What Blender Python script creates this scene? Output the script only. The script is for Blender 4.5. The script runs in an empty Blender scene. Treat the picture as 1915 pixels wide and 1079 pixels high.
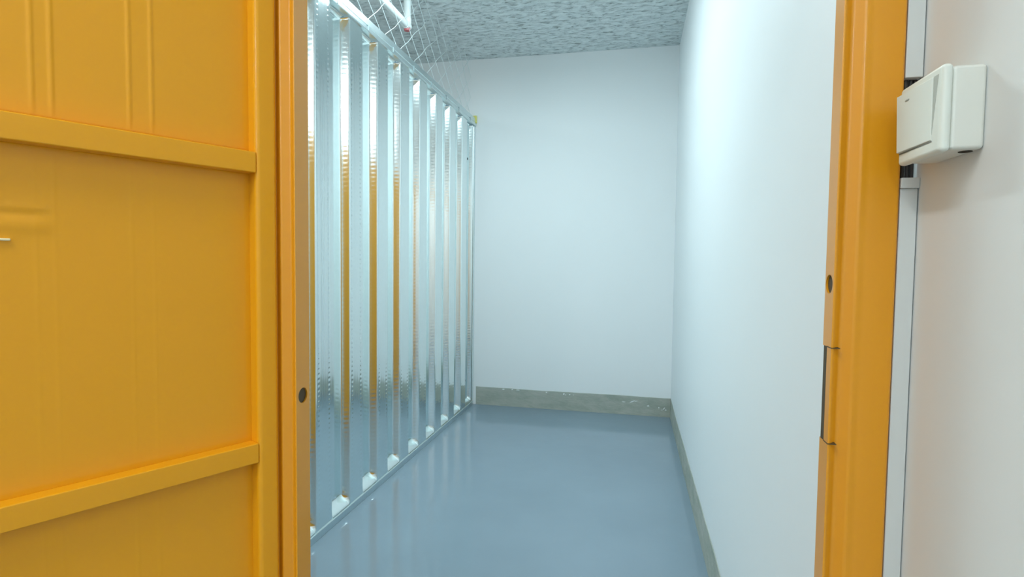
import bpy, bmesh, math, random
from mathutils import Vector, Matrix
random.seed(7)
S = bpy.context.scene
COL = S.collection

# ------------------------------------------------------------------ camera
cam_d = bpy.data.cameras.new('camera'); cam = bpy.data.objects.new('camera', cam_d); COL.objects.link(cam)
cam_d.sensor_width = 36.0; cam_d.lens = 36.0*1021.8/1915.0; cam_d.clip_start = 0.02
yaw, pit, rol = 0.2168, 0.0466, 0.0117
c_, s_ = math.cos(yaw), math.sin(yaw)
fw = Vector((-s_, c_, 0)); rt = Vector((c_, s_, 0)); up = Vector((0, 0, 1))
F = fw*math.cos(pit) - up*math.sin(pit); U = up*math.cos(pit) + fw*math.sin(pit)
Rr = rt*math.cos(rol) + U*math.sin(rol); Uu = U*math.cos(rol) - rt*math.sin(rol)
m = Matrix((( Rr.x, Uu.x, -F.x, 0), (Rr.y, Uu.y, -F.y, 0), (Rr.z, Uu.z, -F.z, 1.25), (0, 0, 0, 1)))
cam.matrix_world = m
S.camera = cam

# ------------------------------------------------------------------ world, lights, exposure
w = bpy.data.worlds.new('world'); S.world = w; w.use_nodes = True
w.node_tree.nodes['Background'].inputs[0].default_value = (0.75, 0.9, 1.0, 1)
w.node_tree.nodes['Background'].inputs[1].default_value = 0.05
S.view_settings.view_transform = 'Standard'; S.view_settings.look = 'None'
S.view_settings.exposure = 0.0; S.view_settings.gamma = 1.0; S.view_settings.use_curve_mapping = False

def area(name, loc, sx, sy, power, col, rot=(0, 0, 0)):
    d = bpy.data.lights.new(name, 'AREA'); d.shape = 'RECTANGLE'; d.size = sx; d.size_y = sy
    d.energy = power; d.color = col
    o = bpy.data.objects.new(name, d); o.location = loc; o.rotation_euler = rot; COL.objects.link(o); return o
COOL = (0.77, 0.95, 1.0); WARM = (0.93, 0.985, 1.0)
# suspended batten lamps: light leaves them downwards and, weaker, upwards
ROOM_LAMPS = [(-0.90, 2.55, 2.93, 43), (-2.35, 2.6, 2.70, 18)]
HALL_LAMPS = [(-0.68, -0.62, 2.76, 25), (-0.50, -3.0, 2.76, 32), (-0.50, -5.8, 2.76, 32)]
for x, y, z, e in ROOM_LAMPS:
    area('room_lamp_light', (x, y, z-.035), 0.09, 1.15, e*.85, COOL)
    for sg in (-1, 1): area('room_lamp_sidelight', (x+sg*.06, y, z), 0.06, 1.15, e*.14, COOL, (0, -sg*math.pi/2, 0))
for x, y, z, e in HALL_LAMPS:
    area('hall_lamp_light', (x, y, z-.035), 0.14, 1.2, e, WARM); area('hall_lamp_uplight', (x, y, z+.035), 0.14, 1.2, e*.4, WARM, (math.pi, 0, 0))
S.cycles.max_bounces = 14; S.cycles.diffuse_bounces = 9; S.cycles.glossy_bounces = 8

# ------------------------------------------------------------------ materials
def mat(name, base, rough=0.5, metal=0.0, coat=0.0, spec=0.5):
    M = bpy.data.materials.new(name); M.use_nodes = True
    b = M.node_tree.nodes['Principled BSDF']
    b.inputs['Base Color'].default_value = (*base, 1); b.inputs['Roughness'].default_value = rough
    b.inputs['Metallic'].default_value = metal; b.inputs['Coat Weight'].default_value = coat
    b.inputs['Specular IOR Level'].default_value = spec
    return M
def nodes(M): return M.node_tree.nodes, M.node_tree.links, M.node_tree.nodes['Principled BSDF']
def coords(M, scale=(1, 1, 1)):
    n, l, b = nodes(M)
    tc = n.new('ShaderNodeTexCoord'); mp = n.new('ShaderNodeMapping'); mp.inputs['Scale'].default_value = scale
    l.new(tc.outputs['Object'], mp.inputs['Vector']); return mp.outputs['Vector']
def noise(M, vec, scale, detail=4, rough=0.5, dist=0.0):
    n, l, b = nodes(M); t = n.new('ShaderNodeTexNoise')
    t.inputs['Scale'].default_value = scale; t.inputs['Detail'].default_value = detail
    t.inputs['Roughness'].default_value = rough; t.inputs['Distortion'].default_value = dist
    l.new(vec, t.inputs['Vector']); return t.outputs['Fac']
def ramp(M, fac, stops):
    n, l, b = nodes(M); r = n.new('ShaderNodeValToRGB'); e = r.color_ramp.elements
    while len(e) < len(stops): e.new(0.5)
    for k, (p, c) in enumerate(stops):
        e[k].position = p; e[k].color = (*c, 1) if not isinstance(c, float) else (c, c, c, 1)
    l.new(fac, r.inputs['Fac']); return r.outputs['Color']
def bump(M, h, strength, dist, normal=None):
    n, l, b = nodes(M); t = n.new('ShaderNodeBump'); t.inputs['Strength'].default_value = strength
    t.inputs['Distance'].default_value = dist; l.new(h, t.inputs['Height'])
    if normal: l.new(normal, t.inputs['Normal'])
    l.new(t.outputs['Normal'], b.inputs['Normal']); return t.outputs['Normal']

# white emulsion
WHITE = mat('white_wall_paint', (0.84, 0.86, 0.87), 0.55)
v = coords(WHITE); bump(WHITE, noise(WHITE, v, 3.0, 3), 0.25, 0.01)
HALLW = mat('hall_wall_paint', (0.71, 0.73, 0.725), 0.6)
v = coords(HALLW); bump(HALLW, noise(HALLW, v, 2.5, 2), 0.2, 0.008)
# yellow gloss paint on steel
YEL = mat('yellow_gloss_paint', (0.76, 0.335, 0.006), 0.34, 0, 0.35)
YEL.node_tree.nodes['Principled BSDF'].inputs['Coat Roughness'].default_value = 0.035
YEL.node_tree.nodes['Principled BSDF'].inputs['Specular IOR Level'].default_value = 0.3
v = coords(YEL); bump(YEL, noise(YEL, v, 7.0, 2), 0.22, 0.004)
YELF = mat('yellow_frame_paint', (0.73, 0.305, 0.007), 0.32, 0, 0.2)
v = coords(YELF, (1, 1, 0.15)); bump(YELF, noise(YELF, v, 9.0, 2), 0.15, 0.002)
# galvanised steel
def galv(name, base, rough, rvar=0.10, strength=0.1):
    G = mat(name, base, rough, 1.0)
    v = coords(G); n, l, b = nodes(G)
    vo = n.new('ShaderNodeTexVoronoi'); vo.inputs['Scale'].default_value = 55; l.new(v, vo.inputs['Vector'])
    f = noise(G, coords(G, (1, 1, .25)), 9, 4)
    mr = n.new('ShaderNodeMapRange'); mr.inputs['To Min'].default_value = rough-rvar/2; mr.inputs['To Max'].default_value = rough+rvar/2
    l.new(f, mr.inputs['Value']); l.new(mr.outputs['Result'], b.inputs['Roughness'])
    c = ramp(G, vo.outputs['Distance'], [(0, tuple(x*.97 for x in base)), (1, base)]); l.new(c, b.inputs['Base Color'])
    bump(G, noise(G, coords(G, (1, 1, .3)), 5, 2), strength, 0.01)
    return G
GALV = galv('galvanised_sheet', (0.86, 0.94, 0.94), 0.13, 0.06)
GALVR = galv('galvanised_rail', (0.70, 0.79, 0.80), 0.33, 0.1)
# floor epoxy
FLO = mat('blue_grey_epoxy', (0.19, 0.275, 0.36), 0.2, 0, 0.0)
n, l, b = nodes(FLO); v = coords(FLO)
l.new(ramp(FLO, noise(FLO, v, 1.6, 4), [(0.3, (0.200, 0.268, 0.325)), (0.7, (0.225, 0.298, 0.358))]), b.inputs['Base Color'])
mr = n.new('ShaderNodeMapRange'); mr.inputs['To Min'].default_value = 0.03; mr.inputs['To Max'].default_value = 0.16
l.new(noise(FLO, v, 6, 5), mr.inputs['Value']); l.new(mr.outputs['Result'], b.inputs['Roughness'])
b1 = bump(FLO, noise(FLO, v, 9, 2), 0.10, 0.01); bump(FLO, noise(FLO, v, 70, 2), 0.06, 0.003, b1)
# rough ceiling
CEI = mat('rough_ceiling_board', (0.45, 0.52, 0.52), 0.9)
n, l, b = nodes(CEI)
v = coords(CEI, (1, 2.4, 1)); nf = noise(CEI, v, 16, 6, 0.65, 0.6); ng = noise(CEI, coords(CEI, (1, 1.7, 1)), 6, 4)
l.new(ramp(CEI, nf, [(0.33, (0.30, 0.35, 0.35)), (0.44, (0.70, 0.76, 0.765)), (0.72, (0.86, 0.92, 0.92))]), b.inputs['Base Color'])
pit_ = ramp(CEI, nf, [(0.32, 0.0), (0.50, 0.8), (0.75, 1.0)])
bump(CEI, pit_, 0.7, 0.014)
# bare concrete strip
CON = mat('bare_concrete', (0.30, 0.32, 0.28), 0.75)
n, l, b = nodes(CON); v = coords(CON, (1, 1, 2.5))
l.new(ramp(CON, noise(CON, v, 7, 6, 0.6), [(0.3, (0.31, 0.35, 0.30)), (0.55, (0.41, 0.43, 0.38)), (0.75, (0.48, 0.48, 0.44))]), b.inputs['Base Color'])
bump(CON, noise(CON, v, 25, 4), 0.4, 0.006)
FLECK = mat('paint_fleck', (0.8, 0.83, 0.82), 0.5)
PLAS = mat('white_plastic', (0.72, 0.76, 0.70), 0.35)
PLASB = mat('white_plastic_box', (0.70, 0.71, 0.65), 0.42)
TRUNK = mat('trunking_plastic', (0.60, 0.63, 0.62), 0.45)
PIPE = mat('pipe_paint', (0.82, 0.88, 0.87), 0.35)
RED = mat('red_plastic', (0.55, 0.14, 0.15), 0.5)
DARK = mat('dark_hollow', (0.02, 0.016, 0.008), 0.8)
BROWN = mat('recess_shade_brown', (0.07, 0.045, 0.015), 0.6)  # dark brown standing in for the shade inside the frame openings
LIP = mat('pale_cream', (0.85, 0.74, 0.45), 0.3, 0.2)
CLIP = mat('yellow_clip', (0.75, 0.68, 0.18), 0.5)
LAMP = mat('lamp_housing', (0.8, 0.8, 0.8), 0.4)

# ------------------------------------------------------------------ helpers
def mk(name, bm, mt, parent=None, smooth=False, bevel=0, seg=2):
    me = bpy.data.meshes.new(name); bmesh.ops.recalc_face_normals(bm, faces=bm.faces); bm.to_mesh(me); bm.free()
    me.materials.append(mt); o = bpy.data.objects.new(name, me); COL.objects.link(o)
    if parent: o.parent = parent
    if smooth:
        for p in me.polygons: p.use_smooth = True
    if bevel:
        b = o.modifiers.new('bevel', 'BEVEL'); b.width = bevel; b.segments = seg; b.limit_method = 'ANGLE'; b.angle_limit = 0.6
        for p in me.polygons: p.use_smooth = True
        wn = o.modifiers.new('wn', 'WEIGHTED_NORMAL'); wn.keep_sharp = False
    return o
def box(bm, x0, x1, y0, y1, z0, z1):
    vs = [bm.verts.new((x, y, z)) for x in (x0, x1) for y in (y0, y1) for z in (z0, z1)]
    for f in ((0,1,3,2), (4,6,7,5), (0,4,5,1), (2,3,7,6), (0,2,6,4), (1,5,7,3)): bm.faces.new([vs[i] for i in f])
    return bm
def bx(*a): return box(bmesh.new(), *a)
def cyl(bm, p0, p1, r, n=20, r2=None):
    p0, p1 = Vector(p0), Vector(p1); d = (p1-p0); L = d.length; q = d.to_track_quat('Z', 'Y')
    M = Matrix.Translation((p0+p1)/2) @ q.to_matrix().to_4x4()
    bmesh.ops.create_cone(bm, cap_ends=True, segments=n, radius1=r, radius2=r if r2 is None else r2, depth=L, matrix=M)
    return bm
def prism(bm, prof, z0, z1):
    """closed profile [(x,y)] pulled up from z0 to z1"""
    a = [bm.verts.new((x, y, z0)) for x, y in prof]; b = [bm.verts.new((x, y, z1)) for x, y in prof]; k = len(prof)
    for i in range(k): bm.faces.new((a[i], a[(i+1) % k], b[(i+1) % k], b[i]))
    bm.faces.new(a[::-1]); bm.faces.new(b); return bm
def empty(name, loc=(0, 0, 0), rz=0):
    o = bpy.data.objects.new(name, None); COL.objects.link(o); o.location = loc; o.rotation_euler = (0, 0, rz); o.empty_display_size = .1; return o
def tag(o, label=None, cat=None, group=None, kind=None):
    if label: o['label'] = label
    if cat: o['category'] = cat
    if group: o['group'] = group
    if kind: o['kind'] = kind
    return o
def struct(name, bm, mt, label=None, **k): return tag(mk(name, bm, mt, **k), label, kind='structure')
def tree_copy(o, parent=None):
    c = o.copy(); COL.objects.link(c); c.parent = parent
    for ch in list(o.children): tree_copy(ch, c)
    return c

D, H, XR, XP = 4.605, 2.995, 0.327, -1.355
# ------------------------------------------------------------------ setting
struct('floor', bx(-3.6, 0.6, -7.6, D+.1, -0.1, 0), FLO, 'glossy blue grey epoxy floor of the storage unit')
struct('ceiling', bx(-3.6, 0.6, -7.6, D+.1, H, H+.1), CEI, 'rough grey ceiling with pitted spray texture')
struct('wall_back', bx(-3.6, 0.6, D, D+.12, 0, H), WHITE, 'white painted back wall of the storage unit')
struct('wall_right', bx(XR, 0.60, 0.80, D, 0, H), WHITE, 'long white painted wall on the right of the unit')
struct('wall_far_left', bx(-3.6, -3.3, 0.84, D, 0, H), WHITE)
struct('wall_corridor', bx(0.34, 0.60, -7.5, 0.7995, 0, H), HALLW, 'off white corridor wall carrying the light switch')
struct('wall_corridor_left', bx(-1.9, -1.6, -7.5, 0.72, 0, H), HALLW)
struct('wall_corridor_end', bx(-1.6, 0.34, -7.6, -7.5, 0, H), HALLW)
struct('wall_front', bx(-3.3, -0.5525, 0.768, 0.80, 0, 2.12), YELF, 'yellow steel front of the unit beside the doorway')

# bare strips along the foot of the walls; the upper edge is slightly uneven
def strip(x0, y0, x1, y1, nx, ny, h, wob, seed, n=60, t=0.003):
    random.seed(seed); bm = bmesh.new(); rows = []
    ph = [random.uniform(0, 6.28) for _ in range(4)]
    for i in range(n+1):
        u = i/n; x = x0+(x1-x0)*u; y = y0+(y1-y0)*u
        hh = h + wob*(math.sin(u*9+ph[0]) + .6*math.sin(u*23+ph[1]) + .35*math.sin(u*61+ph[2]))
        rows.append([bm.verts.new(p) for p in ((x+nx*.0005, y+ny*.0005, 0.0), (x+nx*t, y+ny*t, 0.0), (x+nx*t, y+ny*t, hh), (x+nx*.0005, y+ny*.0005, hh+.0015))])
    for a, b in zip(rows[:-1], rows[1:]):
        for k in range(4): bm.faces.new((a[k], b[k], b[(k+1) % 4], a[(k+1) % 4]))
    bm.faces.new(rows[0]); bm.faces.new(rows[-1][::-1]); return bm
bb = struct('baseboard_back', strip(-1.33, D, XR-.004, D, 0, -1, .156, .0014, 3), CON, 'bare grey concrete strip along the foot of the back wall')
struct('baseboard_right', strip(XR, .82, XR, D, -1, 0, .156, .0022, 5), CON, 'bare concrete strip along the foot of the right wall')
# splashes of white paint on the back strip
random.seed(11)
def fleck(bm, cx, cz, w_, h_, rot, y):
    k = 7; ps = []
    for i in range(k):
        a = i/k*6.283; r = random.uniform(.6, 1.1); x, z = w_*r*math.cos(a), h_*r*math.sin(a)
        ps.append((cx+x*math.cos(rot)-z*math.sin(rot), cz+x*math.sin(rot)+z*math.cos(rot)))
    a = [bm.verts.new((x, y, z)) for x, z in ps]; b = [bm.verts.new((x, y-.0015, z)) for x, z in ps]
    bm.faces.new(b[::-1])
    for i in range(k): bm.faces.new((a[i], b[i], b[(i+1) % k], a[(i+1) % k]))
fb = bmesh.new()
for cx, cz, w_, h_, r in [(-.55, .140, .010, .007, 1), (-.535, .133, .006, .004, 0), (-.50, .138, .007, .005, .5), (-.47, .136, .007, .003, 2), (-1.08, .148, .013, .006, 0), (-1.00, .150, .01, .005, .4),
                          (-.95, .149, .02, .004, 0), (-.70, .145, .008, .005, 0), (0.02, .112, .035, .004, .45), (.05, .118, .02, .003, .1), (-.05, .106, .018, .003, -.1),
                          (.15, .085, .011, .006, .2), (.235, .075, .007, .006, 0), (.275, .07, .016, .005, .9), (.29, .06, .008, .006, 0), (.26, .058, .005, .004, 0)]:
    fleck(fb, cx, cz, w_, h_, r, D-.0028)
mk('paint_splash', fb, FLECK, bb)

# ------------------------------------------------------------------ door frame (doorway of the unit)
def plate_hole(bm, y0, y1, z0, z1, hy, hz, r, x, n=24, depth=0.004, sgn=1):
    """rectangle in the plane X=x with a round hole and a short wall behind it"""
    c = [(y0, z0), (y1, z0), (y1, z1), (y0, z1)]
    def per(a):   # point on the rectangle in direction a from the hole
        dy, dz = math.cos(a), math.sin(a); ts = []
        if dy > 1e-9: ts.append((y1-hy)/dy)
        if dy < -1e-9: ts.append((y0-hy)/dy)
        if dz > 1e-9: ts.append((z1-hz)/dz)
        if dz < -1e-9: ts.append((z0-hz)/dz)
        t = min(ts); return (hy+dy*t, hz+dz*t)
    angs = sorted([2*math.pi*i/n for i in range(n)] + [math.atan2(z-hz, y-hy) % (2*math.pi) for y, z in c])
    o_ = [bm.verts.new((x, *per(a))) for a in angs]; i_ = [bm.verts.new((x, hy+r*math.cos(a), hz+r*math.sin(a))) for a in angs]
    k_ = [bm.verts.new((x+sgn*depth, hy+r*math.cos(a), hz+r*math.sin(a))) for a in angs]; k = len(angs)
    for i in range(k):
        j = (i+1) % k
        bm.faces.new((o_[i], o_[j], i_[j], i_[i])); bm.faces.new((i_[i], i_[j], k_[j], k_[i]))
def quad(bm, *ps): bm.faces.new([bm.verts.new(p) for p in ps])

fr = tag(empty('trim_1', (-.13, .76, 0)), 'yellow painted steel door frame around the unit doorway', kind='structure')
def jamb(x_in, sg, depth, outer, hy, hz, r, slot=None):
    """x_in: plane of the reveal, sg: +1 when the frame body lies on the +x side"""
    Y = .76; ZT = 2.06; bm = bmesh.new()
    # profile of the face, u outward, v away from the corridor
    prof = [(0.0, 0.0), (.0012, -.0006), (.003, .0), (.010, .0085), (.013, .0095), (.016, .0085), (.0225, .0012), (.025, .0), (.0275, -.0002), (.031, .0010), (.036, .0012), (outer-.004, .0010), (outer-.001, .002), (outer, .006), (outer, depth), (outer-.02, depth)]
    a = [bm.verts.new((x_in+sg*u, Y+v_, 0)) for u, v_ in prof]; b = [bm.verts.new((x_in+sg*u, Y+v_, ZT)) for u, v_ in prof]
    for i in range(len(prof)-1): bm.faces.new((a[i], a[i+1], b[i+1], b[i]))
    # reveal, in strips that leave the hole (and the slot) open
    plate_hole(bm, Y, Y+depth, hz-.03, hz+.03, hy, hz, r, x_in, sgn=sg)
    lv = [0, hz-.03] if not slot else [0, slot[0]]
    quad(bm, (x_in, Y, lv[0]), (x_in, Y+depth, lv[0]), (x_in, Y+depth, lv[1]), (x_in, Y, lv[1]))
    if slot:
        quad(bm, (x_in, Y, slot[0]), (x_in, slot[2], slot[0]), (x_in, slot[2], slot[1]), (x_in, Y, slot[1]))
        quad(bm, (x_in, Y, slot[1]), (x_in, Y+depth, slot[1]), (x_in, Y+depth, hz-.03), (x_in, Y, hz-.03))
    quad(bm, (x_in, Y, hz+.03), (x_in, Y+depth, hz+.03), (x_in, Y+depth, ZT), (x_in, Y, ZT))
    # return flange at the back
    def fl(z0, z1): quad(bm, (x_in, Y+depth, z0), (x_in+sg*.016, Y+depth, z0), (x_in+sg*.016, Y+depth, z1), (x_in, Y+depth, z1))
    if slot: fl(0, slot[0]); fl(slot[1], ZT)
    else: fl(0, ZT)
    j = mk('jamb', bm, YELF, fr); j.location = (0.13, -.76, 0)
    for i, p in enumerate(j.data.polygons): p.use_smooth = i < len(prof)-1
    h = mk('bolt_hole_shade', cyl(bmesh.new(), (x_in+sg*.0025, hy, hz), (x_in+sg*.0040, hy, hz), r*.995), BROWN, j)  # dark disc behind the hole, the hollow's shade put into its colour
    if slot:
        k = mk('strike_slot_shade', bx(*sorted((x_in+sg*.0010, x_in+sg*.012)), slot[2]-.001, Y+depth-.0005, slot[0]-.004, slot[1]+.004), BROWN, j)  # dark block in the slot, coloured as the frame's shaded hollow
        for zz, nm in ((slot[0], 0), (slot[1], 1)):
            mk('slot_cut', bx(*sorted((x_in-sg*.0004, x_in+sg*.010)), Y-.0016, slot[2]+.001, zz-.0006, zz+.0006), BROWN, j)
    return j
jl = jamb(-.5135, -1, .036, .0385, .7775, 1.0337, .0122)
jr = jamb(.2478, 1, .030, .0705, .7755, 1.2276, .0122, slot=(1.024, 1.147, .7745))
# head of the frame, above the picture
hd = mk('header', bx(-.5515, .3183, .7612, .79, 2.0605, 2.12), YELF, fr); hd.location = (.13, -.76, 0)

# ------------------------------------------------------------------ yellow steel door, swung out into the corridor
ANG = math.atan2(-.891, -.454)
dr = tag(empty('door_1', (-.538, .752, 0), ANG), 'glossy yellow steel door leaf, swung open, with recessed panels between rails', kind='structure')
DW, Z0, Z1, REC, TH = .79, .02, 2.05, -.024, -.0285
stile_bm = bmesh.new(); box(stile_bm, 0, .0335, TH, 0, Z0, Z1)
mk('stile', stile_bm, YEL, dr, bevel=.007, seg=5)
mk('stile', bx(DW-.05, DW, TH, 0, Z0, Z1), YEL, dr, bevel=.0035, seg=3)
RAILS = [(.02, .055), (.505, .536), (.939, .9695), (1.3805, 1.4115), (1.842, 1.872), (2.01, 2.05)]
for a, b in RAILS: mk('rail', bx(.0325, DW-.049, TH+.001, -.0006, a, b), YEL, dr, bevel=.0018, seg=2)
def ridge(t, c, w_): return .0010*math.exp(-((t-c)/.0022)**2)   # narrow pressed bead
BEADS = (.1615, .187, .266, .284, .386, .404, .486, .504, .586, .604, .686, .704)
def panel(z0, z1, amp, boss=False):
    bm = bmesh.new(); ts = [.030+i*.00125 for i in range(int((DW-.078)/.00125)+1)]
    n = 50 if not boss else 170; grid = []
    for j in range(n+1):
        z = z0+(z1-z0)*j/n; row = []
        e = min(1, min(z-z0, z1-z)/.03); e = e*e*(3-2*e)
        for t in ts:
            y = REC + amp*e*sum(ridge(t, c, .019) for c in BEADS if abs(t-c) < .008)
            if boss:
                k = min(1, max(0, (t-.262)/.022)); k = k*k*(3-2*k)
                def g(zc, s): return math.exp(-((z-zc)/s)**2)
                y += k*(.0016*g(1.288, .009) - .0012*g(1.300, .005) + .0008*g(1.308, .004))
            row.append(bm.verts.new((t, y, z)))
        grid.append(row)
    for a, b in zip(grid[:-1], grid[1:]):
        for i in range(len(ts)-1): bm.faces.new((a[i], a[i+1], b[i+1], b[i]))
    # back sheet gives the leaf its thickness
    ring = [grid[0][0], grid[0][-1], grid[-1][-1], grid[-1][0]]
    o = mk('panel', bm, YEL, dr, smooth=True)
    so = o.modifiers.new('thick', 'SOLIDIFY'); so.thickness = .0022; so.offset = 0
    return o
panel(.06, .505, .3); panel(.534, .94, .25); panel(.968, 1.382, .18, True); panel(1.41, 1.843, 1.0); panel(1.871, 2.011, .6)
mk('pale_strip', bx(.3065, .42, REC-.0005, REC+.0048, 1.2685, 1.2715), LIP, dr, bevel=.001, seg=2)  # thin pale cream strip standing proud of the panel
for z in (.35, 1.7):
    hb = bmesh.new(); cyl(hb, (-.006, -.026, z-.05), (-.006, -.026, z+.05), .006, 16)
    mk('hinge', hb, YEL, dr)

# ------------------------------------------------------------------ corrugated galvanised partition
pt = tag(empty('partition', (XP, .85, 0)), 'corrugated galvanised steel partition wall with embossed ribs on the left of the unit', 'partition')
PER = .2985; ZB, ZTp = .034, 2.424; DEP = .046
# profile across one panel: (offset in y from the far edge of its raised band, depth 0..1), corners rounded like rolled sheet
corners = [(-.127, 0), (0, 0), (.008, 1), (.154, 1), (.1715, 0)]
def fillet(p0, p, p1, r, n=5):
    P0, P, P1 = (Vector((q[0], q[1]*DEP)) for q in (p0, p, p1))
    a = P+(P0-P).normalized()*r; b_ = P+(P1-P).normalized()*r
    return [tuple(a*(1-t)**2+P*2*t*(1-t)+b_*t*t) for t in (i/(n-1) for i in range(n))]
prof = []
def lin(a_, b_, n):
    for i in range(1, n): prof.append((a_[0]+(b_[0]-a_[0])*i/n, (a_[1]+(b_[1]-a_[1])*i/n)))
prv, nxt = (.154-PER, 1), (.008+.1715+.127-.0005, 1)
seq = [prv]+corners
f0 = fillet(seq[0], corners[0], corners[1], .006)[2:]
f1 = fillet(corners[0], corners[1], corners[2], .006); f2 = fillet(corners[1], corners[2], corners[3], .006)
f3 = fillet(corners[2], corners[3], corners[4], .006); f4 = fillet(corners[3], corners[4], (corners[4][0]+.1, 0), .006)[:3]
prof += f0; lin(f0[-1], f1[0], 32); prof += f1; lin(f1[-1], f2[0], 3); prof += f2; lin(f2[-1], f3[0], 8); prof += f3; lin(f3[-1], f4[0], 8); prof += f4
ROWH = .0225/4; NR = int((ZTp-ZB)/ROWH)
dots = [(-.112, .0), (-.100, .5), (-.028, .0), (-.016, .5)]
def bump_at(yo, z, cy, ph):
    s = .0225; k = round((z-ZB)/s-ph); dz = (z-ZB)-(k+ph)*s; dy = yo-cy; r2 = (dz/.0068)**2+(dy/.0055)**2
    return math.exp(-r2*1.3) if r2 < 4 else 0
bm = bmesh.new(); grid = []
for j in range(NR+1):
    z = ZB+j*ROWH; row = []
    e = min(z-ZB, ZTp-z); top = (ZTp-z) < (z-ZB)
    for (yo, d) in prof:
        lim = .010 if top else .055
        k = min(1, max(0, e/lim)); k = k*k*(3-2*k)        # the valleys are pressed flat towards both ends
        x = -d*k
        q = min(1, max(0, (e-.02)/.02))
        if abs(d) < 1e-6:
            for cy, ph in ((-.108, 0.), (-.022, .5)): x += q*.0017*bump_at(yo, z, cy, ph)
            for cy in (-.078, -.066, -.054): x += q*.0006*math.exp(-((yo-cy)/.003)**2)
        if .155 < yo < .1705: x += q*.0009*math.exp(-(((yo-.1628)/.004)**2))*(.5+.5*math.cos(2*math.pi*(z-ZB)/.0225))**2
        row.append(bm.verts.new((x, yo, z)))
    grid.append(row)
for a, b in zip(grid[:-1], grid[1:]):
    for i in range(len(prof)-1): bm.faces.new((a[i], a[i+1], b[i+1], b[i]))
pn0 = mk('corrugated_panel', bm, GALV, pt, smooth=True)
E0 = 2.28
ks = range(-4, 8)
for i, k in enumerate(ks):
    o = pn0 if i == 0 else pn0.copy()
    if i: COL.objects.link(o); o.parent = pt
    o.location = (0, E0+PER*k-.85, 0)
# relative positions below: helper that parents a world-space mesh
def pw(name, bm, mt, bevel=0, par=pt):
    o = mk(name, bm, mt, par, bevel=bevel)
    if par is pt: o.location = (-XP, -.85, 0)
    return o
YS, YE = .85, D-.004
# bottom track: shallow channel with a lip to the room
bt = bmesh.new(); box(bt, XP-.058, XP+.006, YS, YE-.02, 0.0, .0335)
pw('bottom_track', bt, GALVR, .002)
# top track: lower lip, groove, upper face
tt = bmesh.new()
def pr_xz(bm, prof, y0, y1):
    a = [bm.verts.new((x, y0, z)) for x, z in prof]; b = [bm.verts.new((x, y1, z)) for x, z in prof]; k = len(prof)
    for i in range(k): bm.faces.new((a[i], a[(i+1) % k], b[(i+1) % k], b[i]))
    bm.faces.new(a); bm.faces.new(b[::-1])
x = XP
pr_xz(tt, [(x-.055, 2.4245), (x+.008, 2.4245), (x+.009, 2.430), (x+.009, 2.447), (x+.004, 2.450), (x+.004, 2.452), (x+.007, 2.455), (x+.004, 2.492), (x-.003, 2.496), (x-.055, 2.496)], YS, YE-.005)
pw('top_track', tt, GALVR)
# dark block on the lip at each sheet joint, notch shade in its colour
for k in ks:
    y = E0+PER*k+.022+.02
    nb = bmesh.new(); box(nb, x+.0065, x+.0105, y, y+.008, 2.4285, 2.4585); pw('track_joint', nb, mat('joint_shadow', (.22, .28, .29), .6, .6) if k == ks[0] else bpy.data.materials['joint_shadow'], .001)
# far end post
ep = bmesh.new(); ys = E0+PER*7+.0132
prf = [(x-.046, ys), (x-.046, ys+.012), (x-.040, ys+.012), (x-.040, D-.035), (x+.004, D-.030), (x+.004, D-.004), (x-.055, D-.004), (x-.055, ys)]
# last panel carries a valley and slope of its own: the post stands in front of it
post = [(x-.010, ys+.02), (x-.034, ys+.03), (x-.034, D-.050), (x+.002, D-.045), (x+.002, D-.004), (x-.055, D-.004), (x-.055, ys+.02)]
prism(ep, post, .0336, 2.4244)
po = pw('end_post', ep, GALVR, .0015)
def hole_or_screw(px, py, pz, d, r=.010, par=None):
    o = mk('hole_or_screw', cyl(bmesh.new(), (px, py, pz), (px+d[0]*.003, py+d[1]*.003, pz+d[2]*.003), r, 14), DARK, pt); o.location = (-XP, -.85, 0); return o
hole_or_screw(x-.034, D-.12, 2.128, (1, 0, 0)); hole_or_screw(x-.034, D-.14, .235, (1, 0, 0)); hole_or_screw(x-.034, D-.10, .06, (1, 0, 0), .008)  # post holes: solid dark discs, the darkness inside put into their colour
for k, dy in ((1, .045), (1, .085), (4, .07), (5, .04)):
    hole_or_screw(x-.018, E0+PER*k+dy, .050, (.8, 0, .6), .0055)
cb = bmesh.new(); box(cb, x-.02, x+.016, D-.022, D-.004, 2.45, 2.515)
pw('end_cap', cb, CLIP, .005)['label'] = 'small yellow end cap'

# ------------------------------------------------------------------ wire netting above the partition
net = bmesh.new(); NX = XP-.028; CW, CH = .21, .19
def tube(bm, pts, r, n=5):
    rings = []
    for i, p in enumerate(pts):
        p = Vector(p); d = (Vector(pts[min(i+1, len(pts)-1)])-Vector(pts[max(i-1, 0)])).normalized()
        a = Vector((1, 0, 0)); b = d.cross(a).normalized()
        rings.append([bm.verts.new(p+(a*math.cos(6.283*k/n)+b*math.sin(6.283*k/n))*r) for k in range(n)])
    for q, s in zip(rings[:-1], rings[1:]):
        for k in range(n): bm.faces.new((q[k], q[(k+1) % n], s[(k+1) % n], s[k]))
    bm.faces.new(rings[0]); bm.faces.new(rings[-1][::-1])
random.seed(4)
zt, zb_ = H-.001, 2.488
ncol = int((D-YS)/CW)
node = {}
def nd(i, j):
    if (i, j) not in node: node[(i, j)] = (random.uniform(-.014, .014), random.uniform(-.010, .010))
    return node[(i, j)]
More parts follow.
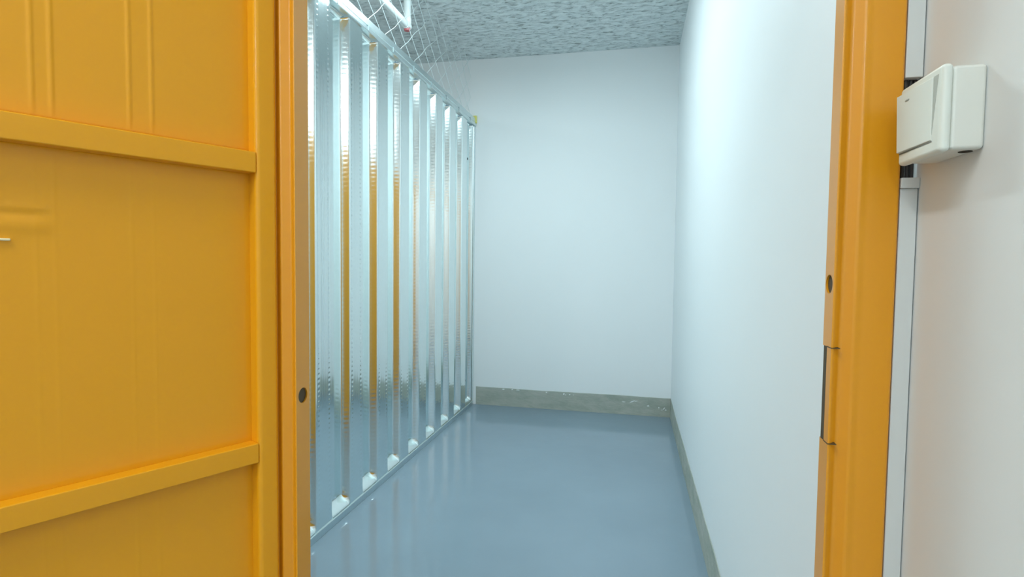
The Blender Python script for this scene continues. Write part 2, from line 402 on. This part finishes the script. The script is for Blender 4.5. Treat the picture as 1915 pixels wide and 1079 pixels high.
for i in range(ncol+1):          # each wire runs floor to ceiling and links with its neighbour at every node
    for sgn in (-1, 1):
        pts = []; nz = 12
        rows = 4
        for j in range(rows):
            yc = YS+.02+i*CW; hw = CW/2
            s = sgn if j % 2 == 0 else -sgn
            oy, oz = nd(i+(s+1)//2, j) if True else (0, 0)
            z = zb_+(zt-zb_)*j/(rows-1)
            yy = yc+s*hw+oy
            if pts:                                       # soft bend between nodes
                py_, pz_ = pts[-1][1], pts[-1][2]
                for t in (.12, .3, .5, .7, .88):
                    u = t*t*(3-2*t)*.35+t*.65; pts.append((NX+sgn*.0012, py_+(yy-py_)*u, pz_+(z-pz_)*t))
            pts.append((NX+sgn*.0012, yy, z))
        pts = [(a, min(b, D-.006), c) for a, b, c in pts]
        tube(net, pts, .0016)
nw = mk('wire_netting', net, mat('net_wire', (.72, .80, .80), .4, .6))
tag(nw, 'thin steel wire netting stretched between the partition top and the ceiling', 'wire netting')

# ------------------------------------------------------------------ pipe under the ceiling, beyond the partition
px_, py_, pz_ = -1.470, 3.405, 2.788; PR = .023
pp = tag(empty('conduit_pipe', (px_, py_, H)), 'white painted pipe under the ceiling beyond the wire netting, with a red end cap', 'pipe')
def pc(name, bm, mt):
    o = mk(name, bm, mt, pp, smooth=True); o.location = (-px_, -py_, -H)
    try: o.data.set_sharp_from_angle(angle=0.9)
    except Exception: pass
    return o
pc('drop_pipe', cyl(bmesh.new(), (px_, py_-.0, pz_+PR*.6), (px_, py_-.0, H), PR, 28), PIPE)
pc('long_pipe', cyl(bmesh.new(), (px_, py_-.03, pz_), (px_, 1.05, pz_), PR, 28), PIPE)
el = bmesh.new(); cyl(el, (px_, py_-.03, pz_), (px_, py_+.012, pz_), PR*1.12, 28); cyl(el, (px_, py_, pz_), (px_, py_, pz_+.045), PR*1.10, 28)
bmesh.ops.create_uvsphere(el, u_segments=20, v_segments=12, radius=PR*1.12, matrix=Matrix.Translation((px_, py_+.008, pz_)))
pc('elbow_fitting', el, PIPE)
rc = bmesh.new(); cyl(rc, (px_, py_-.004, pz_-.010), (px_, py_-.004, pz_-.034), PR*.98, 24, PR*.80)
pc('end_cap', rc, RED)['label'] = 'dull red cap'

# ------------------------------------------------------------------ light switch in its surface box
sw = tag(empty('light_switch', (.34, .681, 1.411)), 'square white rocker light switch in a surface box on the corridor wall', 'light switch')
def sp(name, bm, mt, bevel=0, seg=3, par=None):
    o = mk(name, bm, mt, par or sw, bevel=bevel, seg=seg)
    if par is None: o.location = (-.34, -.681, -1.411)
    return o
ya, yb, za, zb2 = .6365, .7255, 1.3675, 1.4555
sp('back_box', bx(.3095, .3398, ya+.002, yb-.002, za+.002, zb2-.002), PLASB, .004)
sp('faceplate', bx(.2990, .3098, ya, yb, za, zb2), PLAS, .0045, 4)
# rocker tilted: its far side stands proud, its near side dips into the plate
rk = bmesh.new(); y0, y1, z0, z1 = ya+.016, yb-.004, za+.014, zb2-.009
vs = [rk.verts.new(p) for p in ((.2998, y0, z0), (.2998, y1, z0), (.2998, y1, z1), (.2998, y0, z1), (.2982, y0+.0002, z0+.0005), (.2955, y1-.0005, z0+.0005), (.2935, y1-.0005, z1-.0005), (.2972, y0+.0002, z1-.0005))]
for f in ((0,1,2,3), (4,7,6,5), (0,4,5,1), (1,5,6,2), (2,6,7,3), (3,7,4,0)): rk.faces.new([vs[i] for i in f])
rko = sp('rocker', rk, PLAS, .0008, 2)
gl = bmesh.new(); box(gl, .2986, .2992, y0-.0012, y1, z0-.0016, z0-.0002)
sp('rocker_gap_shade', gl, mat('gap_shade_grey', (.16, .17, .15), .7))  # solid strip laid on the plate, the gap's shade painted as dark grey
wd = bmesh.new(); 
a = [wd.verts.new(p) for p in ((.2987, y0-.0005, z0+.006), (.2987, y0-.0005, z1), (.2987, y0-.0095, z1), (.2991, y0-.0005, z0+.006), (.2991, y0-.0005, z1), (.2991, y0-.0095, z1))]
for f in ((0,1,2), (3,5,4), (0,3,4,1), (1,4,5,2), (2,5,3,0)): wd.faces.new([a[i] for i in f])
sp('tilt_shadow', wd, mat('tilt_shadow_grey', (.42, .44, .39), .6))  # grey wedge on the plate, the tilted rocker's shadow put into its colour
mkb = bmesh.new(); bmesh.ops.create_uvsphere(mkb, u_segments=14, v_segments=8, radius=1, matrix=Matrix.Translation((.2952, .699, 1.4365)) @ Matrix.Diagonal((.0012, .0052, .0014, 1)))
sp('indicator_mark', mkb, mat('mark_grey', (.35, .37, .33), .5))
kn = bmesh.new(); cyl(kn, (.330, .652, za+.0014), (.330, .652, za+.0024), .006, 16); sp('knockout_hole', kn, DARK)  # black disc under the box, the hole's darkness is in its colour

# ------------------------------------------------------------------ cable trunking in the corner
def trunking(z0, z1, label, thick):
    t = tag(empty('cable_trunking', (.34, .763, z0)), label, 'cable trunking', 'cable trunking in the corridor corner')
    body = bx(.3200, .3384, .7660, .7960, z0, z1)
    # cut to stay clear of the frame: the body sits between wall and frame edge
    o = mk('trunking_base', body, TRUNK, t, bevel=.001); o.location = (-.34, -.763, -z0)
    c = bmesh.new(); box(c, .3195, .3388, .7640, .7680, z0, z1)
    o = mk('trunking_cover', c, TRUNK, t, bevel=.0012); o.location = (-.34, -.763, -z0)
    return t
t1 = trunking(1.481, H-.002, 'grey white cable trunking running up from the switch box to the ceiling', 1)
t2 = trunking(0.001, 1.347, 'grey white cable trunking running down from the switch box to the floor', 1)
eb = bmesh.new(); box(eb, .3192, .3397, .7615, .7960, 1.347, 1.3600)
e = mk('trunking_cuff', eb, TRUNK, t2, bevel=.001); e.location = (-.34, -.763, -.001)
cbm = bmesh.new()
for dx in (.3245, .3300, .3350): cyl(cbm, (dx, .775, 1.3602), (dx, .775, 1.4808), .0025, 10)
cc = tag(mk('cable', cbm, mat('cable_black', (.03, .03, .03), .5)), 'dark cables between the two trunking lengths behind the switch box', 'cable')

# ------------------------------------------------------------------ ceiling lamps (all of them above the picture)
def lamp(xx, yy, zz, label, grp):
    t = tag(empty('batten_lamp', (xx, yy, H)), label, 'ceiling lamp', grp)
    mk('housing', bx(-.055, .055, -.62, .62, zz-.03-H, zz+.03-H), LAMP, t, bevel=.004)
    for dy in (-.45, .45): mk('hanger_rod', cyl(bmesh.new(), (0, dy, zz+.03-H), (0, dy, 0), .004, 8), LAMP, t)
    return t
lamp(*ROOM_LAMPS[0][:3], 'white batten lamp hanging from the ceiling of the open unit', None)
lamp(*ROOM_LAMPS[1][:3], 'white batten lamp hanging beyond the corrugated partition', None)
for x_, y_, z_, e_ in HALL_LAMPS: lamp(x_, y_, z_, 'white batten lamp hanging from the corridor ceiling', 'corridor lamps')
